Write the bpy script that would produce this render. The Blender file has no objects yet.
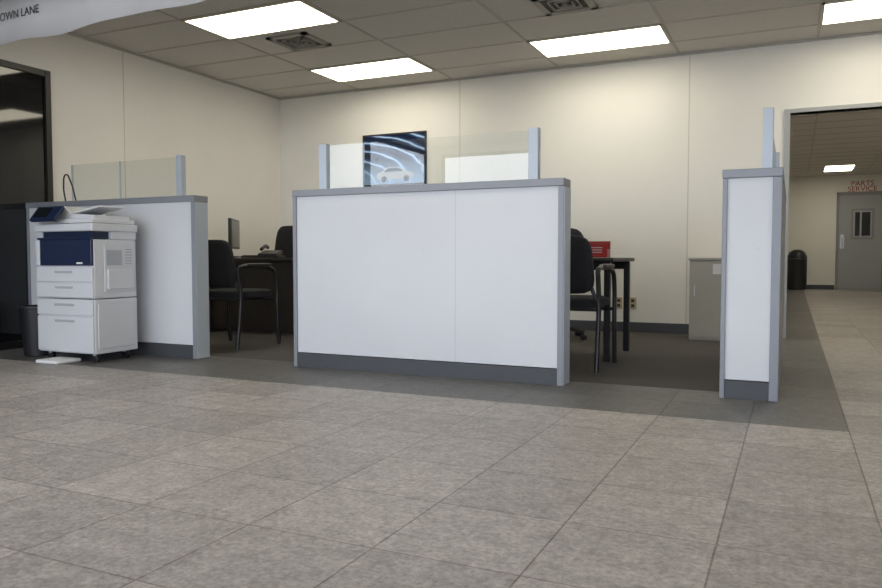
import bpy, bmesh, math, random
from mathutils import Vector, Matrix
random.seed(4)
S=bpy.context.scene
COL=S.collection
S.view_settings.view_transform='Standard'
S.view_settings.look='None'
S.view_settings.exposure=0.0

# ---------------------------------------------------------------- materials
def mat(name,col,rough=0.5,metal=0.0,bump=0.0,bscale=40,var=0.0,vscale=3.0,spec=0.5,emis=None,estr=0,scuff=0.0):
    m=bpy.data.materials.new(name);m.use_nodes=True
    nt=m.node_tree;b=nt.nodes['Principled BSDF']
    c=(col[0],col[1],col[2],1)
    b.inputs['Base Color'].default_value=c
    b.inputs['Roughness'].default_value=rough
    b.inputs['Metallic'].default_value=metal
    b.inputs['Specular IOR Level'].default_value=spec
    tc=nt.nodes.new('ShaderNodeTexCoord')
    if var>0:
        n=nt.nodes.new('ShaderNodeTexNoise');n.inputs['Scale'].default_value=vscale;n.inputs['Detail'].default_value=4
        nt.links.new(tc.outputs['Object'],n.inputs['Vector'])
        r=nt.nodes.new('ShaderNodeValToRGB')
        r.color_ramp.elements[0].position=.3;r.color_ramp.elements[1].position=.7
        r.color_ramp.elements[0].color=tuple(x*(1-var) for x in col)+(1,)
        r.color_ramp.elements[1].color=tuple(min(1,x*(1+var)) for x in col)+(1,)
        nt.links.new(n.outputs['Fac'],r.inputs['Fac']);out=r.outputs['Color']
        if scuff>0:
            n2=nt.nodes.new('ShaderNodeTexNoise');n2.inputs['Scale'].default_value=11;n2.inputs['Detail'].default_value=6
            nt.links.new(tc.outputs['Object'],n2.inputs['Vector'])
            r2=nt.nodes.new('ShaderNodeValToRGB');r2.color_ramp.elements[0].position=.68;r2.color_ramp.elements[1].position=.74
            r2.color_ramp.elements[0].color=(0,0,0,1);r2.color_ramp.elements[1].color=(scuff,scuff,scuff,1)
            nt.links.new(n2.outputs['Fac'],r2.inputs['Fac'])
            mx=nt.nodes.new('ShaderNodeMixRGB');mx.inputs[2].default_value=(.33,.32,.32,1)
            nt.links.new(r2.outputs['Color'],mx.inputs[0]);nt.links.new(out,mx.inputs[1]);out=mx.outputs[0]
        nt.links.new(out,b.inputs['Base Color'])
    if bump>0:
        n=nt.nodes.new('ShaderNodeTexNoise');n.inputs['Scale'].default_value=bscale;n.inputs['Detail'].default_value=5
        nt.links.new(tc.outputs['Object'],n.inputs['Vector'])
        bp=nt.nodes.new('ShaderNodeBump');bp.inputs['Strength'].default_value=bump;bp.inputs['Distance'].default_value=.01
        nt.links.new(n.outputs['Fac'],bp.inputs['Height']);nt.links.new(bp.outputs['Normal'],b.inputs['Normal'])
    if emis:
        b.inputs['Emission Color'].default_value=(emis[0],emis[1],emis[2],1);b.inputs['Emission Strength'].default_value=estr
    return m

def tile_mat(name,c1,c2,mortar,rough,x0,y0,pitch,stain,msize=.003):
    m=bpy.data.materials.new(name);m.use_nodes=True;nt=m.node_tree;b=nt.nodes['Principled BSDF'];L=nt.links.new
    tc=nt.nodes.new('ShaderNodeTexCoord');mp=nt.nodes.new('ShaderNodeMapping')
    mp.inputs['Location'].default_value=(-x0+40*pitch,-y0+40*pitch,0)
    L(tc.outputs['Object'],mp.inputs['Vector'])
    br=nt.nodes.new('ShaderNodeTexBrick');br.offset=0;br.squash=1
    br.inputs['Scale'].default_value=1
    br.inputs['Brick Width'].default_value=pitch;br.inputs['Row Height'].default_value=pitch
    br.inputs['Mortar Size'].default_value=msize;br.inputs['Mortar Smooth'].default_value=.3
    br.inputs['Color1'].default_value=c1+(1,);br.inputs['Color2'].default_value=c2+(1,);br.inputs['Mortar'].default_value=mortar+(1,)
    L(mp.outputs['Vector'],br.inputs['Vector'])
    def noise(scale,det,rg):
        n=nt.nodes.new('ShaderNodeTexNoise');n.inputs['Scale'].default_value=scale;n.inputs['Detail'].default_value=det;n.inputs['Roughness'].default_value=rg
        L(tc.outputs['Object'],n.inputs['Vector']);return n
    def mulramp(n,lo,hi,src,p0=.3,p1=.72):
        r=nt.nodes.new('ShaderNodeValToRGB');r.color_ramp.elements[0].position=p0;r.color_ramp.elements[1].position=p1
        r.color_ramp.elements[0].color=lo+(1,);r.color_ramp.elements[1].color=hi+(1,)
        L(n.outputs['Fac'],r.inputs['Fac'])
        mx=nt.nodes.new('ShaderNodeMixRGB');mx.blend_type='MULTIPLY';mx.inputs[0].default_value=1
        L(src,mx.inputs[1]);L(r.outputs['Color'],mx.inputs[2]);return mx.outputs[0]
    n1=noise(13,12,.8)
    c=mulramp(n1,(.66,.65,.64),(1.26,1.26,1.26),br.outputs['Color'],.33,.67)
    c=mulramp(noise(1.1,4,.6),(.88,.88,.89),(1.08,1.08,1.07),c)
    c=mulramp(noise(55,6,.75),(.70,.69,.68),(1.26,1.26,1.26),c,.36,.64)
    n2=noise(20,8,.75)
    r2=nt.nodes.new('ShaderNodeValToRGB');r2.color_ramp.elements[0].position=.57;r2.color_ramp.elements[1].position=.64
    r2.color_ramp.elements[0].color=(0,0,0,1);r2.color_ramp.elements[1].color=(stain,stain,stain,1)
    L(n2.outputs['Fac'],r2.inputs['Fac'])
    mx2=nt.nodes.new('ShaderNodeMixRGB');mx2.inputs[2].default_value=(mortar[0]*1.05,mortar[1]*.97,mortar[2]*.92,1)
    L(r2.outputs['Color'],mx2.inputs[0]);L(c,mx2.inputs[1])
    L(mx2.outputs['Color'],b.inputs['Base Color'])
    b.inputs['Roughness'].default_value=rough;b.inputs['Specular IOR Level'].default_value=.35
    bp=nt.nodes.new('ShaderNodeBump');bp.inputs['Strength'].default_value=.8;bp.inputs['Distance'].default_value=.005
    ad=nt.nodes.new('ShaderNodeMath');ad.operation='SUBTRACT'
    L(n1.outputs['Fac'],ad.inputs[0]);L(br.outputs['Fac'],ad.inputs[1]);L(ad.outputs[0],bp.inputs['Height'])
    L(bp.outputs['Normal'],b.inputs['Normal'])
    return m

def glass_mat(name,tint=(.96,.98,.98),refl=.09):
    m=bpy.data.materials.new(name);m.use_nodes=True;nt=m.node_tree
    for n in list(nt.nodes): nt.nodes.remove(n)
    o=nt.nodes.new('ShaderNodeOutputMaterial');t=nt.nodes.new('ShaderNodeBsdfTransparent');g=nt.nodes.new('ShaderNodeBsdfGlossy')
    t.inputs[0].default_value=tint+(1,);g.inputs['Roughness'].default_value=0.01
    lw=nt.nodes.new('ShaderNodeFresnel');lw.inputs[0].default_value=1.5
    mu=nt.nodes.new('ShaderNodeMath');mu.operation='MAXIMUM';mu.inputs[1].default_value=refl
    nt.links.new(lw.outputs[0],mu.inputs[0])
    ge=nt.nodes.new('ShaderNodeNewGeometry');iv=nt.nodes.new('ShaderNodeMath');iv.operation='SUBTRACT';iv.inputs[0].default_value=1
    nt.links.new(ge.outputs['Backfacing'],iv.inputs[1])
    m2=nt.nodes.new('ShaderNodeMath');m2.operation='MULTIPLY'
    nt.links.new(mu.outputs[0],m2.inputs[0]);nt.links.new(iv.outputs[0],m2.inputs[1])
    mx=nt.nodes.new('ShaderNodeMixShader')
    nt.links.new(m2.outputs[0],mx.inputs[0]);nt.links.new(t.outputs[0],mx.inputs[1]);nt.links.new(g.outputs[0],mx.inputs[2]);nt.links.new(mx.outputs[0],o.inputs[0])
    return m

M={}
M['wall']=mat('wall_paint',(.85,.83,.775),.6,bump=.05,bscale=60,var=.02,vscale=1.2)
M['wall_l']=mat('wall_paint_left',(.83,.805,.755),.6,bump=.05,bscale=60,var=.02,vscale=1.2)
M['seam']=mat('wall_seam',(.62,.59,.52),.6)
M['base']=mat('baseboard_vinyl',(.060,.063,.070),.45)
M['panel']=mat('partition_laminate',(.66,.67,.70),.4,var=.03,vscale=1.4,scuff=.10)
M['alu']=mat('partition_frame_grey',(.25,.26,.29),.4,metal=.1)
M['alu_l']=mat('partition_post_light',(.46,.51,.58),.35,metal=.1)
M['glass']=glass_mat('clear_glass')
M['ceil']=mat('ceiling_tile',(.68,.65,.60),.85,bump=.25,bscale=120,var=.05,vscale=60)
M['tbar']=mat('ceiling_grid_bar',(.50,.475,.43),.5)
M['lamp']=mat('light_diffuser',(.9,.9,.8),.5,emis=(1.0,.915,.73),estr=7.4)
M['lampoff']=mat('light_frame',(.6,.55,.45),.5)
M['carpet']=mat('carpet_brown',(.082,.075,.069),.95,bump=.6,bscale=250,var=.25,vscale=90)
M['tile']=tile_mat('floor_tile_beige',(.345,.325,.312),(.445,.420,.402),(.235,.205,.185),.42,.23,3.6,.395,.42)
M['dtile']=tile_mat('floor_tile_grey',(.130,.128,.127),(.175,.172,.169),(.10,.093,.087),.42,.23,3.6,.395,.3)
M['black']=mat('black_plastic',(.015,.015,.017),.4)
M['fabric']=mat('black_upholstery',(.013,.013,.016),.9,bump=.4,bscale=300,var=.2,vscale=50)
M['metalblk']=mat('black_metal',(.02,.02,.022),.35,metal=.3)
M['deskw']=mat('dark_wood',(.022,.017,.016),.4,var=.2,vscale=8)
M['white']=mat('printer_white',(.66,.67,.70),.4,var=.01)
M['pgrey']=mat('printer_grey',(.42,.44,.47),.45)
M['navy']=mat('printer_navy',(.012,.022,.06),.3)
M['paper']=mat('paper_white',(.82,.82,.82),.7)
M['screen']=mat('screen_dark',(.01,.012,.015),.12)
M['red']=mat('red_plastic',(.30,.010,.012),.35)
M['redtxt']=mat('red_lettering',(.40,.03,.03),.5)
M['beige']=mat('cabinet_beige',(.46,.44,.38),.5,var=.03)
M['cream']=mat('outlet_cream',(.50,.42,.28),.4)
M['dglass']=mat('dark_tinted_glass',(.006,.006,.007),.04)
M['bronze']=mat('dark_bronze_frame',(.012,.011,.010),.4)
M['banner']=mat('banner_vinyl',(.90,.90,.92),.5,var=.04,vscale=2)
M['ink']=mat('banner_ink',(.06,.06,.065),.6)
M['doorg']=mat('door_grey_paint',(.36,.37,.385),.5)
M['dframe']=mat('door_frame_paint',(.27,.27,.28),.5)
M['steel']=mat('brushed_steel',(.5,.5,.5),.3,metal=.9)
M['vent']=mat('vent_metal',(.36,.34,.30),.5)
M['ventd']=mat('vent_dark',(.05,.045,.04),.7)
M['trim']=mat('opening_trim',(.40,.41,.41),.45)
M['asphalt']=mat('outside_ground',(.35,.34,.33),.9,var=.1)

# ---------------------------------------------------------------- helpers
def link(o,parent=None):
    COL.objects.link(o)
    if parent: o.parent=parent
    return o
def grp(name,loc=(0,0,0),rz=0):
    e=bpy.data.objects.new(name,None);e.empty_display_size=.1
    e.location=loc;e.rotation_euler=(0,0,rz);return link(e)
def mesh_from_bm(name,bm,mats,parent=None,smooth=False):
    me=bpy.data.meshes.new(name);bm.normal_update();bm.to_mesh(me);bm.free()
    for m in mats: me.materials.append(m)
    if smooth:
        for p in me.polygons:p.use_smooth=True
    o=bpy.data.objects.new(name,me);return link(o,parent)
def add_box(bm,x0,x1,y0,y1,z0,z1,mi=0):
    vs=[bm.verts.new(p) for p in [(x0,y0,z0),(x1,y0,z0),(x1,y1,z0),(x0,y1,z0),(x0,y0,z1),(x1,y0,z1),(x1,y1,z1),(x0,y1,z1)]]
    for f in [(0,3,2,1),(4,5,6,7),(0,1,5,4),(1,2,6,5),(2,3,7,6),(3,0,4,7)]:
        fc=bm.faces.new([vs[i] for i in f]);fc.material_index=mi
def boxes(name,lst,mats,parent=None,bevel=0):
    bm=bmesh.new()
    for b in lst: add_box(bm,*b)
    o=mesh_from_bm(name,bm,mats,parent)
    if bevel:
        md=o.modifiers.new('b','BEVEL');md.width=bevel;md.segments=2;md.limit_method='ANGLE'
    return o
def box(name,parent,c,s,m,bevel=.004,rot=(0,0,0),seg=2):
    bm=bmesh.new();add_box(bm,-s[0]/2,s[0]/2,-s[1]/2,s[1]/2,-s[2]/2,s[2]/2)
    o=mesh_from_bm(name,bm,[m],parent);o.location=c;o.rotation_euler=rot
    if bevel:
        md=o.modifiers.new('b','BEVEL');md.width=bevel;md.segments=seg
    return o
def cushion(name,parent,c,s,m,rot=(0,0,0),curve=0.0,taper=0.0):
    bm=bmesh.new();n=8
    bmesh.ops.create_cube(bm,size=2)
    bmesh.ops.subdivide_edges(bm,edges=bm.edges[:],cuts=n-1,use_grid_fill=True)
    for v in bm.verts:
        x,y,z=v.co
        r=(abs(x)**5+abs(y)**5)
        k=1.0
        if r>1:k=1/r**.2
        x2,y2=x*k,y*k
        edge=max(abs(x),abs(y))
        zz=z*(1-.45*edge**4)
        w=1-taper*(y+1)/2
        v.co=(x2*s[0]/2*w,y2*s[1]/2,zz*s[2]/2+curve*x2*x2)
    o=mesh_from_bm(name,bm,[m],parent,True);o.location=c;o.rotation_euler=rot
    return o
def tube(name,parent,pts,r,m,cyclic=False,smooth=True,res=6):
    cu=bpy.data.curves.new(name,'CURVE');cu.dimensions='3D';cu.bevel_depth=r;cu.bevel_resolution=3;cu.use_fill_caps=True
    if smooth:
        sp=cu.splines.new('BEZIER');sp.bezier_points.add(len(pts)-1)
        for bp,p in zip(sp.bezier_points,pts):
            bp.co=p;bp.handle_left_type='AUTO';bp.handle_right_type='AUTO'
        sp.resolution_u=res
    else:
        sp=cu.splines.new('POLY');sp.points.add(len(pts)-1)
        for q,p in zip(sp.points,pts):q.co=(*p,1)
    sp.use_cyclic_u=cyclic
    t=bpy.data.objects.new(name,cu);COL.objects.link(t)
    bpy.context.view_layer.update()
    dg=bpy.context.evaluated_depsgraph_get()
    me=bpy.data.meshes.new_from_object(t.evaluated_get(dg))
    bpy.data.objects.remove(t)
    me.materials.clear();me.materials.append(m)
    for p in me.polygons:p.use_smooth=True
    o=bpy.data.objects.new(name,me);return link(o,parent)
def lathe(name,parent,prof,m,c=(0,0,0),seg=28):
    bm=bmesh.new();rings=[]
    for r,z in prof:
        rings.append([bm.verts.new((r*math.cos(2*math.pi*i/seg),r*math.sin(2*math.pi*i/seg),z)) for i in range(seg)])
    for a,b in zip(rings,rings[1:]):
        for i in range(seg):
            bm.faces.new([a[i],a[(i+1)%seg],b[(i+1)%seg],b[i]])
    bm.faces.new(rings[0][::-1]);bm.faces.new(rings[-1])
    o=mesh_from_bm(name,bm,[m],parent,True);o.location=c
    md=o.modifiers.new('e','EDGE_SPLIT');md.split_angle=math.radians(40)
    return o
def text(name,parent,body,size,loc,rot,m,align='LEFT',ext=.001):
    cu=bpy.data.curves.new(name,'FONT');cu.body=body;cu.size=size;cu.extrude=ext;cu.align_x=align
    t=bpy.data.objects.new(name,cu);COL.objects.link(t)
    bpy.context.view_layer.update()
    me=bpy.data.meshes.new_from_object(t.evaluated_get(bpy.context.evaluated_depsgraph_get()))
    bpy.data.objects.remove(t);me.materials.clear();me.materials.append(m)
    o=bpy.data.objects.new(name,me);o.location=loc;o.rotation_euler=rot;return link(o,parent)

H=2.72; XL=-5.79; YB=7.65; XR=4.2; YF=-3.6; YE=20.3
XO0,XO1,ZO=-0.07,1.75,2.07
# ---------------------------------------------------------------- shell
bm=bmesh.new()
def fq(x0,x1,y0,y1,mi):
    f=bm.faces.new([bm.verts.new(p) for p in [(x0,y0,0),(x1,y0,0),(x1,y1,0),(x0,y1,0)]]);f.material_index=mi
fq(XL,XR,YF,3.6,0)
fq(XL,.23,3.6,4.39,1); fq(.23,XR,3.6,YB,0)
fq(XL,-.165,4.39,YB,2); fq(-.165,.23,4.39,YB,1)
fq(-.9,-.165,YB,YE,0);fq(-.165,.23,YB,YE,1);fq(.23,3.2,YB,YE,0)
mesh_from_bm('floor',bm,[M['tile'],M['dtile'],M['carpet']])
boxes('ceiling',[(XL-.1,XR+.1,YF-.1,YB+.12,H,H+.1),(-1.0,3.3,YB+.12,YE+.1,H,H+.1)],[M['ceil']])
g=[]
gx=[-4.64+1.2*k for k in range(-1,8)]
for x in gx:
    if XL<x<XR: g.append((x-.012,x+.012,YF,YB,H-.006,H-.0005))
y=7.2
gy=[]
while y>YF: gy.append(y); y-=.6
for y in gy: g.append((XL,XR,y-.012,y+.012,H-.005,H-.0007))
y=YB+.45
while y<YE: g.append((-.9,3.2,y-.012,y+.012,H-.005,H-.0007)); y+=.6
for x in (.26,1.46,2.66): g.append((x-.012,x+.012,YB+.12,YE,H-.006,H-.0005))
g+= [(XL,XL+.025,YF,YB,H-.02,H-.001),(XL,XR,YB-.025,YB,H-.02,H-.001)]
boxes('trim_1',g,[M['tbar']])
boxes('wall_back',[(XL-.1,XO0,YB,YB+.12,0,H),(XO0,XO1,YB,YB+.12,ZO,H),(XO1,XR+.1,YB,YB+.12,0,H)],[M['wall']])
LW0,LW1,LZ0,LZ1=-3.3,.7,.45,2.6
boxes('wall_left',[(XL-.1,XL,LW1,YB,0,H),(XL-.1,XL,YF-.1,LW0,0,H),(XL-.1,XL,LW0,LW1,0,LZ0),(XL-.1,XL,LW0,LW1,LZ1,H)],[M['wall_l']])
boxes('wall_right',[(XR,XR+.1,YF-.1,YB,0,H)],[M['wall']])
boxes('wall_front',[(XL,XR,YF-.1,YF,0,.35),(XL,XR,YF-.1,YF,2.58,H),(XL,XL+.1,YF-.1,YF,.35,2.58),(XR-.3,XR,YF-.1,YF,.35,2.58)],[M['wall']])
boxes('wall_corridor_left',[(-1.0,-.9,YB+.12,YE,0,H)],[M['wall']])
boxes('wall_corridor_right',[(3.2,3.3,YB+.12,YE,0,H)],[M['wall']])
boxes('wall_corridor_end',[(-1.0,3.3,YE,YE+.1,0,H)],[M['wall']])
boxes('trim_2',[(x-.004,x+.004,YB-.003,YB,.1,H-.02) for x in (-3.36,-.94,)]+[(XL,XL+.003,y-.004,y+.004,.1,H-.02) for y in (5.24,)],[M['seam']])
boxes('baseboard_back',[(XL,XO0-.03,YB-.012,YB,0,.10),(XO1,XR,YB-.012,YB,0,.10)],[M['base']])
boxes('baseboard_left',[(XL,XL+.012,4.46,4.2+3.44,0,.10)],[M['base']])
boxes('baseboard_corridor',[(-.9,.9,YE-.015,YE,0,.11),(2.0,3.2,YE-.015,YE,0,.11)],[M['base']])
boxes('trim_3',[(XO0-.03,XO0+.02,YB-.02,YB+.14,0,ZO),(XO1-.02,XO1+.03,YB-.02,YB+.14,0,ZO),(XO0-.03,XO1+.03,YB-.02,YB+.14,ZO,ZO+.035)],[M['trim']])
nwin=5;wx0,wx1=XL+.1,XR-.3;w=(wx1-wx0)/nwin
pane=glass_mat('window_pane',(.97,.98,.98),.04)
for i in range(nwin):
    a=wx0+i*w;b=a+w;p=grp('window_%d'%(i+1),((a+b)/2,YF-.05,0))
    hw=w/2
    boxes('frame',[(-hw,-hw+.04,-.03,.03,.35,2.58),(hw-.04,hw,-.03,.03,.35,2.58),(-hw,hw,-.03,.03,.35,.40),(-hw,hw,-.03,.03,2.53,2.58),(-hw,hw,-.03,.03,.9,.94)],[M['bronze']],p)
    boxes('pane',[(-hw+.04,hw-.04,-.004,.004,.4,2.53)],[pane],p)
for i in range(2):
    a=LW0+i*2.0;p=grp('window_%d'%(7+i),(XL-.05,a+1,0))
    boxes('frame',[(-.03,.03,-1,-.96,LZ0,LZ1),(-.03,.03,.96,1,LZ0,LZ1),(-.03,.03,-1,1,LZ0,LZ0+.05),(-.03,.03,-1,1,LZ1-.05,LZ1)],[M['bronze']],p)
    boxes('pane',[(-.004,.004,-.96,.96,LZ0+.05,LZ1-.05)],[pane],p)
boxes('outside_ground',[(-40,40,-60,YF-.15,-.15,-.02),(-40,XL-.15,YF-.15,30,-.15,-.02)],[M['asphalt']])
p=grp('window_6',(XL,0,0))
ys=[1.0,2.15,3.3,4.44]
fr=[(0,.03,.95,4.44,2.28,2.33),(0,.03,.95,4.44,0,.06)]
for y in ys: fr.append((0,.035,y-.05,y,0,2.33))
boxes('frame',fr,[M['bronze']],p);boxes('glass_panel',[(.002,.012,.96,4.42,.05,2.29)],[M['dglass']],p)

# ---------------------------------------------------------------- ceiling fixtures
def ceiling_light(cx,cy,sx=1.2,sy=.6,m='lamp'):
    p=grp('ceiling_light_panel',(cx,cy,H))
    boxes('frame',[(-sx/2,sx/2,-sy/2,-sy/2+.025,-.014,-.001),(-sx/2,sx/2,sy/2-.025,sy/2,-.014,-.001),(-sx/2,-sx/2+.025,-sy/2,sy/2,-.014,-.001),(sx/2-.025,sx/2,-sy/2,sy/2,-.014,-.001)],[M['lampoff']],p)
    boxes('diffuser',[(-sx/2+.025,sx/2-.025,-sy/2+.025,sy/2-.025,-.011,-.002)],[M[m]],p)
for c in [(-4.04,5.1),(-4.04,6.9),(-1.64,6.9),(.76,6.9),(-1.64,3.3),(-4.04,1.5),(1.96,3.3),(-1.64,-.3),(1.96,-.3)]:
    ceiling_light(*c)
ceiling_light(.86,18.6,.6,1.2)
ceiling_light(.86,9.3,.6,1.2);ceiling_light(2.06,11.4,.6,1.2);ceiling_light(2.06,14.4,.6,1.2)  # unseen panels, added to brighten the corridor and its ceiling
def vent(cx,cy,s=.52):
    p=grp('air_vent',(cx,cy,H))
    h=s/2;L=[(-h,h,-h,-h+.05,-.02,-.001),(-h,h,h-.05,h,-.02,-.001),(-h,-h+.05,-h,h,-.02,-.001),(h-.05,h,-h,h,-.02,-.001)]
    boxes('rim',L,[M['vent']],p)
    boxes('core',[(-h+.05,h-.05,-h+.05,h-.05,-.006,-.001)],[M['ventd']],p)
    L=[]
    for k in (1,2,3):
        q=h-.05-k*.045
        L+=[(-q,q,-q,-q+.012,-.022,-.006),(-q,q,q-.012,q,-.022,-.006),(-q,-q+.012,-q,q,-.022,-.006),(q-.012,q,-q,q,-.022,-.006)]
    boxes('louvres',L,[M['vent']],p)
vent(-4.11,5.72,.42);vent(-1.64,5.75,.42)

# ---------------------------------------------------------------- partitions
PH=1.20
def partition(x0,x1,y0,posts,gx0,gx1,seam=None):
    p=grp('cubicle_partition',((x0+x1)/2,y0,0));o=(x0+x1)/2
    x0-=o;x1-=o;T=.14
    boxes('panel',[(x0+.025,x1-.03,.012,T-.012,.10,PH-.045)],[M['panel']],p)
    boxes('kick_base',[(x0+.02,x1-.03,.006,T-.006,.0,.095)],[M['base']],p)
    boxes('top_cap',[(x0,x1,-.004,T+.004,PH-.045,PH)],[M['alu']],p,.004)
    boxes('end_posts',[(x0,x0+.028,0,T,0,PH-.045),(x1-.034,x1,0,T,0,PH-.045)],[M['alu']],p,.003)
    boxes('end_face',[(x1,x1+.004,.006,T-.006,.002,PH-.05)],[M['alu_l']],p)
    if seam is not None: boxes('panel_joint',[(seam-o-.0012,seam-o+.0012,.0115,.013,.10,PH-.045)],[M['pgrey']],p)
    for i,(a,b) in enumerate(posts):
        boxes('glass_post_%d'%(i+1),[(a-o,b-o,T/2-.025,T/2+.025,PH,1.505)],[M['alu_l']],p,.003)
    boxes('glass_screen',[(gx0-o,gx1-o,T/2-.003,T/2+.003,PH+.002,1.495)],[M['glass']],p)
    return p,o
p,o=partition(XL+.005,-3.955,4.2,[(-4.17,-4.12)],-5.3,-4.17,None)
boxes('glass_edge_strip',[(-5.31-o,-5.298-o,.065,.075,PH,1.495),(-4.775-o,-4.765-o,.066,.074,PH,1.495)],[M['alu_l']],p)
tube('cable_loop',p,[(-5.34-o,.03,1.20),(-5.36-o,.03,1.33),(-5.33-o,.03,1.415),(-5.28-o,.03,1.36),(-5.22-o,.03,1.20)],.006,M['metalblk'])
partition(-3.085,-1.195,4.2,[(-2.90,-2.84),(-1.425,-1.365)],-2.84,-1.425,-1.88)
p=grp('cubicle_partition',(-.2,4.2,0))
boxes('panel',[(-.128,.128,.012,1.98,.10,PH-.04)],[M['panel']],p)
boxes('kick_base',[(-.13,.12,.006,1.985,0,.095)],[M['base']],p)
boxes('top_cap',[(-.145,.145,-.004,2.0,PH-.045,PH)],[M['alu']],p,.004)
boxes('end_posts',[(-.142,-.118,0,.03,0,PH-.045),(.098,.142,0,.03,0,PH-.045),(.130,.142,.03,1.99,0,PH-.045),(-.142,-.118,1.96,1.99,0,PH-.045)],[M['alu']],p,.003)
boxes('glass_post_1',[(.045,.095,.03,.08,PH,1.51)],[M['alu_l']],p,.003)
boxes('glass_post_2',[(.045,.095,1.8,1.85,PH,1.51)],[M['alu_l']],p,.003)
boxes('glass_screen',[(.067,.073,.08,1.8,PH+.002,1.50)],[M['glass']],p)

# ---------------------------------------------------------------- printer
def printer(loc,rz):
    p=grp('multifunction_printer',loc,rz)
    W=.58;D=.38;h=W/2
    boxes('base_cabinet',[(-h,h,.006,D,.065,.45)],[M['white']],p,.006)
    boxes('drawer_fronts',[(-h+.005,h-.005,-.008,.008,.335,.445),(-h+.005,h-.005,-.008,.008,.075,.325)],[M['white']],p,.004)
    boxes('drawer_grips',[(-.10,.10,-.012,-.006,.400,.418),(-.10,.10,-.012,-.006,.285,.303)],[M['pgrey']],p,.002)
    boxes('body',[(-h,h,.006,D,.455,.875)],[M['white']],p,.010)
    boxes('paper_trays',[(-h+.004,h-.004,-.008,.008,.462,.565),(-h+.004,h-.004,-.008,.008,.573,.678)],[M['white']],p,.004)
    boxes('tray_grips',[(-.09,.09,-.012,-.006,.525,.542),(-.09,.09,-.012,-.006,.635,.652)],[M['pgrey']],p,.002)
    boxes('front_cover',[(-h+.05,h-.004,-.012,.010,.688,.872)],[M['navy']],p,.006)
    boxes('front_cover_side',[(-h+.002,-h+.048,-.010,.010,.688,.872)],[M['white']],p,.006)
    boxes('badge',[(.14,.2,-.0135,-.011,.70,.712)],[M['paper']],p)
    boxes('side_door',[(h-.002,h+.008,.09,D-.02,.50,.84)],[M['white']],p,.004)
    boxes('side_frame',[(h-.002,h+.012,.10,.24,.69,.80)],[M['pgrey']],p,.003)
    boxes('bypass_tray',[(h,h+.02,.11,D-.04,.52,.66)],[M['white']],p,.006)
    boxes('side_vents',[(h+.002,h+.010,.27,.33,.70+.02*k,.708+.02*k) for k in range(6)],[M['pgrey']],p)
    boxes('side_panel_low',[(h-.002,h+.006,.03,D-.03,.10,.42)],[M['white']],p,.004)
    boxes('output_recess',[(-h+.03,h-.03,.03,D-.01,.875,.93)],[M['navy']],p)
    boxes('output_pillars',[(-h,-h+.04,.02,D,.875,.93),(h-.10,h,.16,D,.875,.93)],[M['white']],p,.004)
    boxes('output_tray',[(-h+.02,h+.0,-.01,.12,.872,.888)],[M['navy']],p,.004)
    boxes('scanner_deck',[(-h-.005,h+.01,-.012,D+.01,.93,.985)],[M['white']],p,.010)
    boxes('scanner_lid',[(-h+.01,h-.01,.01,D,.988,1.02)],[M['white']],p,.008)
    bm=bmesh.new()
    prof=[(-.26,1.02),(-.26,1.085),(-.20,1.115),(-.06,1.115),(.02,1.06),(.25,1.045),(.25,1.02)]
    f=[bm.verts.new((x,.05,z)) for x,z in prof];b=[bm.verts.new((x,D-.02,z)) for x,z in prof]
    bm.faces.new(f);bm.faces.new(b[::-1])
    for i in range(len(prof)):
        j=(i+1)%len(prof);bm.faces.new([f[j],f[i],b[i],b[j]])
    bmesh.ops.recalc_face_normals(bm,faces=bm.faces[:])
    o=mesh_from_bm('document_feeder',bm,[M['white']],p);md=o.modifiers.new('b','BEVEL');md.width=.006;md.segments=2
    box('feeder_tray',p,(.11,.20,1.085),(.30,.22,.012),M['white'],.004,(0,-.16,0))
    box('control_panel',p,(-.12,-.035,1.055),(.26,.13,.03),M['navy'],.008,(.9,0,0))
    box('touch_screen',p,(-.15,-.050,1.066),(.14,.085,.004),M['screen'],.001,(.9,0,0))
    box('paper_sheet',p,(.12,.19,1.096),(.21,.18,.002),M['paper'],0,(0,-.16,0))
    for i,(x,y) in enumerate([(-.23,.06),(.23,.06),(-.23,.32),(.23,.32)]):
        t=lathe('caster_%d'%(i+1),p,[(.02,-.012),(.03,-.010),(.03,.010),(.02,.012)],M['black'],(x,y,.031),18);t.rotation_euler=(math.pi/2,0,0)
        box('caster_fork_%d'%(i+1),p,(x,y,.058),(.03,.034,.02),M['pgrey'],.002)
    box('stabilizer_foot',p,(-.02,-.05,.014),(.22,.20,.024),M['paper'],.008)
    return p
printer((-4.70,3.70,0),0)
p=grp('waste_bin',(-5.22,3.88,0))
lathe('bin_body',p,[(.10,0),(.11,.005),(.135,.36),(.142,.365),(.142,.38),(.130,.38),(.105,.02)],M['black'])

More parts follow.
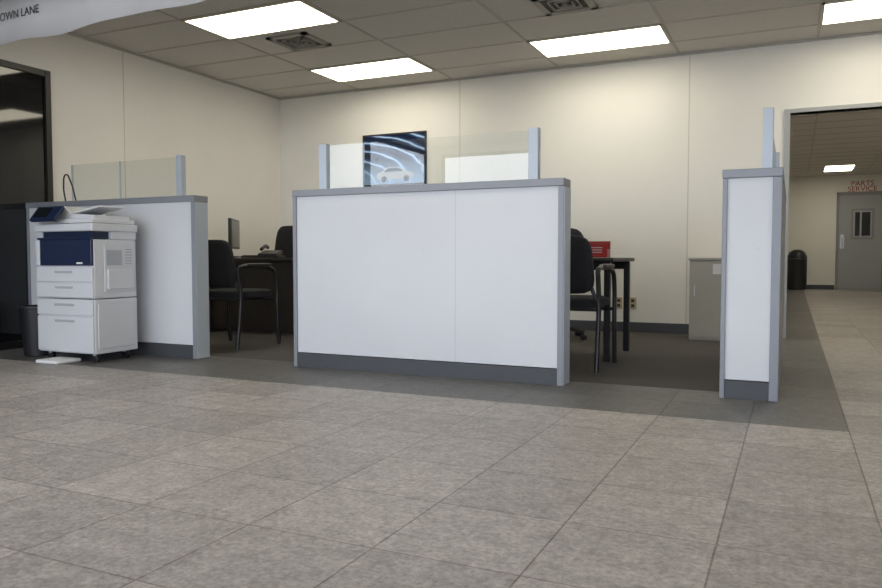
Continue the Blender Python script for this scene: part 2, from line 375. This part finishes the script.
# ---------------------------------------------------------------- chairs
def guest_chair(x,y,rz):
    p=grp('guest_chair',(x,y,0),rz)
    cushion('seat',p,(0,.02,.445),(.50,.48,.085),M['fabric'])
    cushion('backrest',p,(0,-.235,.70),(.49,.38,.06),M['fabric'],(math.radians(100),0,0),.03,.08)
    for s in (-1,1):
        X=s*.265
        n='left' if s<0 else 'right'
        tube('frame_'+n,p,[(X,-.27,.012),(X,-.235,.25),(X,-.22,.45),(X,-.245,.62),(X,-.25,.655),(X,-.20,.675),(X,.10,.665),(X,.20,.64),(X,.235,.56),(X,.245,.3),(X,.265,.012)],.016,M['metalblk'])
        cushion('arm_pad_'+n,p,(X,.0,.688),(.055,.30,.03),M['black'])
        tube('back_support_'+n,p,[(X,-.225,.45),(s*.22,-.23,.55),(s*.2,-.255,.72)],.012,M['metalblk'])
    tube('crossbar_rear',p,[(-.265,-.222,.41),(.265,-.222,.41)],.012,M['metalblk'],smooth=False)
    tube('crossbar_front',p,[(-.265,.243,.39),(.265,.243,.39)],.012,M['metalblk'],smooth=False)
    return p
def office_chair(x,y,rz,top=1.1):
    p=grp('office_chair',(x,y,0),rz)
    for k in range(5):
        a=2*math.pi*k/5+.3
        tube('base_leg_%d'%(k+1),p,[(0,0,.12),(.15*math.cos(a),.15*math.sin(a),.10),(.30*math.cos(a),.30*math.sin(a),.07)],.018,M['black'])
        t=lathe('caster_%d'%(k+1),p,[(.015,-.02),(.028,-.018),(.028,.018),(.015,.02)],M['black'],(.30*math.cos(a),.30*math.sin(a),.029),16);t.rotation_euler=(math.pi/2,0,a)
    tube('gas_lift',p,[(0,0,.10),(0,0,.42)],.025,M['black'],smooth=False)
    cushion('seat',p,(0,0,.47),(.52,.50,.11),M['fabric'])
    hb=top-.55
    cushion('backrest',p,(0,-.26,.55+hb/2),(.50,hb,.10),M['fabric'],(math.radians(97),0,0),.04,.15)
    for s in (-1,1):
        tube('arm_%s'%('left' if s<0 else 'right'),p,[(s*.24,.08,.45),(s*.30,.10,.55),(s*.30,.10,.64),(s*.29,.0,.67),(s*.29,-.14,.67)],.016,M['black'])
        cushion('arm_pad_%s'%('left' if s<0 else 'right'),p,(s*.295,-.02,.69),(.07,.26,.035),M['black'])
    tube('back_stem',p,[(0,-.12,.42),(0,-.30,.47),(0,-.31,.65)],.022,M['black'])
    return p
guest_chair(-4.24,4.94,0)
office_chair(-5.30,6.90,math.pi,1.12)
guest_chair(-1.385,4.98,0)
office_chair(-2.0,6.75,math.pi+.1,1.03)

# ---------------------------------------------------------------- desks
def desk(name,x0,x1,y0,y1,top=.745,modesty=True):
    cx,cy=(x0+x1)/2,(y0+y1)/2;p=grp(name,(cx,cy,0));a=(x1-x0)/2;b=(y1-y0)/2
    boxes('desktop',[(-a,a,-b,b,top-.03,top)],[M['deskw']],p,.006)
    if modesty:
        boxes('side_panels',[(-a+.03,-a+.06,-b+.04,b-.04,0,top-.03),(a-.06,a-.03,-b+.04,b-.04,0,top-.03)],[M['deskw']],p,.003)
        boxes('modesty_panel',[(-a+.06,a-.06,-b+.10,-b+.12,.03,top-.03)],[M['deskw']],p,.003)
        boxes('drawer_pedestal',[(a-.46,a-.07,-b+.14,b-.06,.06,top-.035)],[M['deskw']],p,.004)
    else:
        for i,(x,y) in enumerate([(-a+.05,-b+.05),(a-.05,-b+.05),(-a+.05,b-.05),(a-.05,b-.05)]):
            box('leg_%d'%(i+1),p,(x,y,(top-.03)/2),(.045,.045,top-.03),M['metalblk'],.006)
        boxes('apron',[(-a+.06,a-.06,-b+.04,-b+.06,top-.09,top-.03),(-a+.06,a-.06,b-.06,b-.04,top-.09,top-.03)],[M['metalblk']],p)
    return p
desk('desk',-5.35,-3.35,5.72,6.42)
desk('table',-2.3,-1.15,5.31,6.1,.745,False)
p=grp('desktop_monitor',(-5.13,6.0,.746),math.radians(131-10))
box('display_panel',p,(0,0,.24),(.50,.03,.30),M['black'],.006)
box('display_glass',p,(0,-.0165,.24),(.47,.002,.27),M['screen'],0)
tube('stand_neck',p,[(0,.03,.02),(0,.04,.12),(0,.02,.22)],.018,M['black'])
cushion('stand_foot',p,(0,.03,.010),(.24,.18,.018),M['black'])
p=grp('computer_keyboard',(-4.75,5.98,.746),.1)
box('key_base',p,(0,0,.01),(.43,.14,.02),M['black'],.004)
boxes('keys',[(-.20+.028*i,-.20+.028*i+.024,-.06+.028*j,-.06+.028*j+.024,.02,.027) for i in range(14) for j in range(4)],[M['metalblk']],p)
p=grp('desk_phone',(-4.85,6.22,.747),.3)
box('phone_base',p,(0,0,.042),(.20,.20,.04),M['black'],.01,(.2,0,0))
tube('handset',p,[(-.06,-.09,.085),(-.06,-.05,.10),(-.06,.05,.12),(-.06,.09,.105)],.018,M['black'])
p=grp('brochure_holder',(-1.34,5.42,.746),.05)
boxes('tray_base',[(-.13,.13,-.06,.09,0,.012)],[M['red']],p,.002)
box('front_plate',p,(0,-.03,.05),(.26,.006,.095),M['red'],.002,(-.55,0,0))
box('back_plate',p,(0,.075,.06),(.26,.006,.12),M['red'],.002,(-.15,0,0))
boxes('side_plates',[(-.13,-.126,-.045,.08,.01,.06),(.126,.13,-.045,.08,.01,.06)],[M['red']],p)
q=boxes('print_lines',[(-.09,.09,-.0045,-.003,-.02+.02*k,-.014+.02*k) for k in range(3)],[M['pgrey']],p)
q.location=(0,-.03,.05);q.rotation_euler=(-.55,0,0)
p=grp('file_cabinet',(-.62,7.33,0))
boxes('carcass',[(-.23,.23,-.21,.29,0.0,.725)],[M['beige']],p,.006)
boxes('top_plate',[(-.24,.24,-.225,.30,.725,.745)],[M['beige']],p,.004)
boxes('door_front',[(-.215,.215,-.22,-.208,.03,.71)],[M['beige']],p,.003)
boxes('handles',[(-.19,-.18,-.235,-.222,.40,.50)],[M['steel']],p,.002)
boxes('paper_tag',[(-.03,.10,-.2225,-.2205,.60,.69)],[M['paper']],p)

# ---------------------------------------------------------------- wall things
def poster():
    m=bpy.data.materials.new('poster_print');m.use_nodes=True;nt=m.node_tree;b=nt.nodes['Principled BSDF'];L=nt.links.new
    tc=nt.nodes.new('ShaderNodeTexCoord');mp=nt.nodes.new('ShaderNodeMapping');L(tc.outputs['Object'],mp.inputs['Vector'])
    mp.inputs['Location'].default_value=(.65,0,.55);mp.inputs['Scale'].default_value=(.8,1,1.9)
    wv=nt.nodes.new('ShaderNodeTexWave');wv.wave_type='RINGS';wv.rings_direction='Y';wv.inputs['Scale'].default_value=1.7;wv.inputs['Distortion'].default_value=3.0;wv.inputs['Detail'].default_value=3;wv.inputs['Detail Scale'].default_value=1.4
    L(mp.outputs[0],wv.inputs['Vector'])
    r=nt.nodes.new('ShaderNodeValToRGB');e=r.color_ramp.elements
    e[0].position=.35;e[0].color=(.010,.018,.045,1);e[1].position=1;e[1].color=(.62,.76,.92,1)
    q=e.new(.80);q.color=(.025,.07,.20,1)
    q=e.new(.95);q.color=(.16,.30,.55,1)
    L(wv.outputs['Fac'],r.inputs[0])
    sx=nt.nodes.new('ShaderNodeSeparateXYZ');L(tc.outputs['Object'],sx.inputs[0])
    mr=nt.nodes.new('ShaderNodeMapRange');mr.inputs[1].default_value=.02;mr.inputs[2].default_value=-.24;mr.inputs[3].default_value=0;mr.inputs[4].default_value=.8
    L(sx.outputs['Z'],mr.inputs[0])
    mx=nt.nodes.new('ShaderNodeMixRGB');mx.inputs[2].default_value=(.30,.47,.70,1);L(mr.outputs[0],mx.inputs[0]);L(r.outputs[0],mx.inputs[1])
    L(mx.outputs[0],b.inputs['Base Color']);b.inputs['Roughness'].default_value=.15
    p=grp('framed_poster',(-4.18,YB,1.88))
    w,h=.40,.285
    boxes('print',[(-w,w,-.018,-.006,-h,h)],[m],p)
    boxes('frame',[(-w-.012,w+.012,-.026,0,h-.004,h+.012),(-w-.012,w+.012,-.026,0,-h-.012,-h+.004),(-w-.012,-w+.004,-.026,0,-h,h),(w-.004,w+.012,-.026,0,-h,h)],[M['black']],p)
    def flat(name,pts,mt,y):
        bm=bmesh.new();f=bm.faces.new([bm.verts.new((x,y,z)) for x,z in pts]);mesh_from_bm(name,bm,[mt],p)
    flat('printed_car_body',[(-.20,-.225),(.24,-.225),(.26,-.19),(.24,-.155),(.15,-.14),(.07,-.09),(-.08,-.085),(-.16,-.135),(-.22,-.155),(-.23,-.20)],M['pgrey'],-.0185)
    flat('printed_car_windows',[(-.13,-.14),(.12,-.14),(.06,-.10),(-.07,-.097)],M['screen'],-.0190)
    for k,cx in enumerate((-.13,.16)):
        flat('printed_car_wheel_%d'%(k+1),[(cx+.035*math.cos(t*math.pi/8),-.222+.035*math.sin(t*math.pi/8)) for t in range(16)],M['screen'],-.0190)
poster()
for x in (-1.595,-1.455):
    p=grp('wall_outlet',(x,YB,.29))
    boxes('cover_plate',[(-.036,.036,-.007,0,-.058,.058)],[M['cream']],p,.002)
    boxes('sockets',[(-.016,.016,-.009,-.006,.01,.04),(-.016,.016,-.009,-.006,-.04,-.01)],[M['ventd']],p,.001)
p=grp('hanging_banner',(0,0,0))
bm=bmesh.new();N=40;rows=[]
for i in range(N+1):
    t=i/N;X=-5.70+t*4.4;Y=3.83-.08*t*2+.012*math.sin(t*40)
    zb=2.355+.03*t*2+.012*math.sin(t*23)
    rows.append((bm.verts.new((X,Y,zb)),bm.verts.new((X,Y+.0,H-.01))))
for a,b in zip(rows,rows[1:]): bm.faces.new([a[0],b[0],b[1],a[1]])
o=mesh_from_bm('vinyl_sheet',bm,[M['banner']],p,True);md=o.modifiers.new('s','SOLIDIFY');md.thickness=.003
text('lettering',p,'CHOOSE YOUR OWN LANE',.085,(-5.02,3.79,2.535),(math.pi/2,-.01,-.03),M['ink'],'RIGHT')
tube('support_wire',p,[(-5.7,3.83,H-.012),(-1.3,3.67,H-.012)],.006,M['steel'],smooth=False)

# ---------------------------------------------------------------- corridor end
p=grp('door_1',(1.42,YE,0))
boxes('frame',[(-.51,-.45,-.05,0,0,2.32),(.45,.51,-.05,0,0,2.32),(-.51,.51,-.05,0,2.24,2.32)],[M['dframe']],p,.004)
boxes('leaf',[(-.45,.45,-.03,0,.01,2.24)],[M['doorg']],p)
boxes('window_frame',[(-.20,.28,-.04,-.028,1.20,1.92)],[M['dframe']],p)
boxes('window_glass',[(-.15,.23,-.044,-.04,1.25,1.87)],[M['pgrey']],p)
boxes('window_glass_dark',[(-.12,-.02,-.047,-.044,1.28,1.84),(.02,.20,-.047,-.044,1.28,1.84)],[M['screen']],p)
boxes('handle_plate',[(-.42,-.34,-.045,-.03,.98,1.32)],[M['steel']],p)
tube('pull_handle',p,[(-.38,-.04,1.02),(-.38,-.09,1.05),(-.38,-.09,1.25),(-.38,-.04,1.28)],.012,M['steel'])
p=grp('wall_sign',(1.44,YE-.004,2.42))
text('line_1',p,'PARTS',.17,(0,0,.04),(math.pi/2,0,0),M['redtxt'],'CENTER',.002)
text('line_2',p,'SERVICE',.17,(0,0,-.09),(math.pi/2,0,0),M['redtxt'],'CENTER',.002)
p=grp('trash_can',(.08,YE-.32,0))
lathe('can_body',p,[(.20,0),(.22,.02),(.22,.72),(.225,.74)],M['black'])
lathe('dome_lid',p,[(.225,.742),(.215,.80),(.17,.90),(.08,.955),(.02,.965)],M['black'])

# ---------------------------------------------------------------- light
w=bpy.data.worlds.new('daylight');S.world=w;w.use_nodes=True;nt=w.node_tree;bg=nt.nodes['Background']
sky=nt.nodes.new('ShaderNodeTexSky');sky.sky_type='HOSEK_WILKIE'
sky.sun_direction=(.35,-.2,.85);sky.turbidity=5;sky.ground_albedo=.4
mixn=nt.nodes.new('ShaderNodeMixRGB');mixn.inputs[0].default_value=.8;mixn.inputs[2].default_value=(.82,.88,1.0,1)
nt.links.new(sky.outputs[0],mixn.inputs[1]);nt.links.new(mixn.outputs[0],bg.inputs[0]);bg.inputs[1].default_value=7.2
def portal(loc,rot,sx,sy):
    al=bpy.data.lights.new('window_portal','AREA');al.shape='RECTANGLE';al.size=sx;al.size_y=sy
    al.cycles.is_portal=True
    ao=bpy.data.objects.new('window_portal',al);ao.location=loc;ao.rotation_euler=rot;link(ao)
portal(((wx0+wx1)/2,YF+.02,1.46),(math.radians(90),0,0),wx1-wx0,2.2)
portal((XL+.02,(LW0+LW1)/2,(LZ0+LZ1)/2),(math.radians(90),0,math.radians(-90)),LW1-LW0,LZ1-LZ0)

# ---------------------------------------------------------------- camera
cam=bpy.data.cameras.new('camera');co=bpy.data.objects.new('camera',cam);link(co)
cam.sensor_width=36;cam.lens=36*750/882
co.location=(0,0,.735)
co.rotation_euler=(math.radians(90)-math.atan(35/750),0,math.radians(25.14))
cam.clip_start=.05
S.camera=co
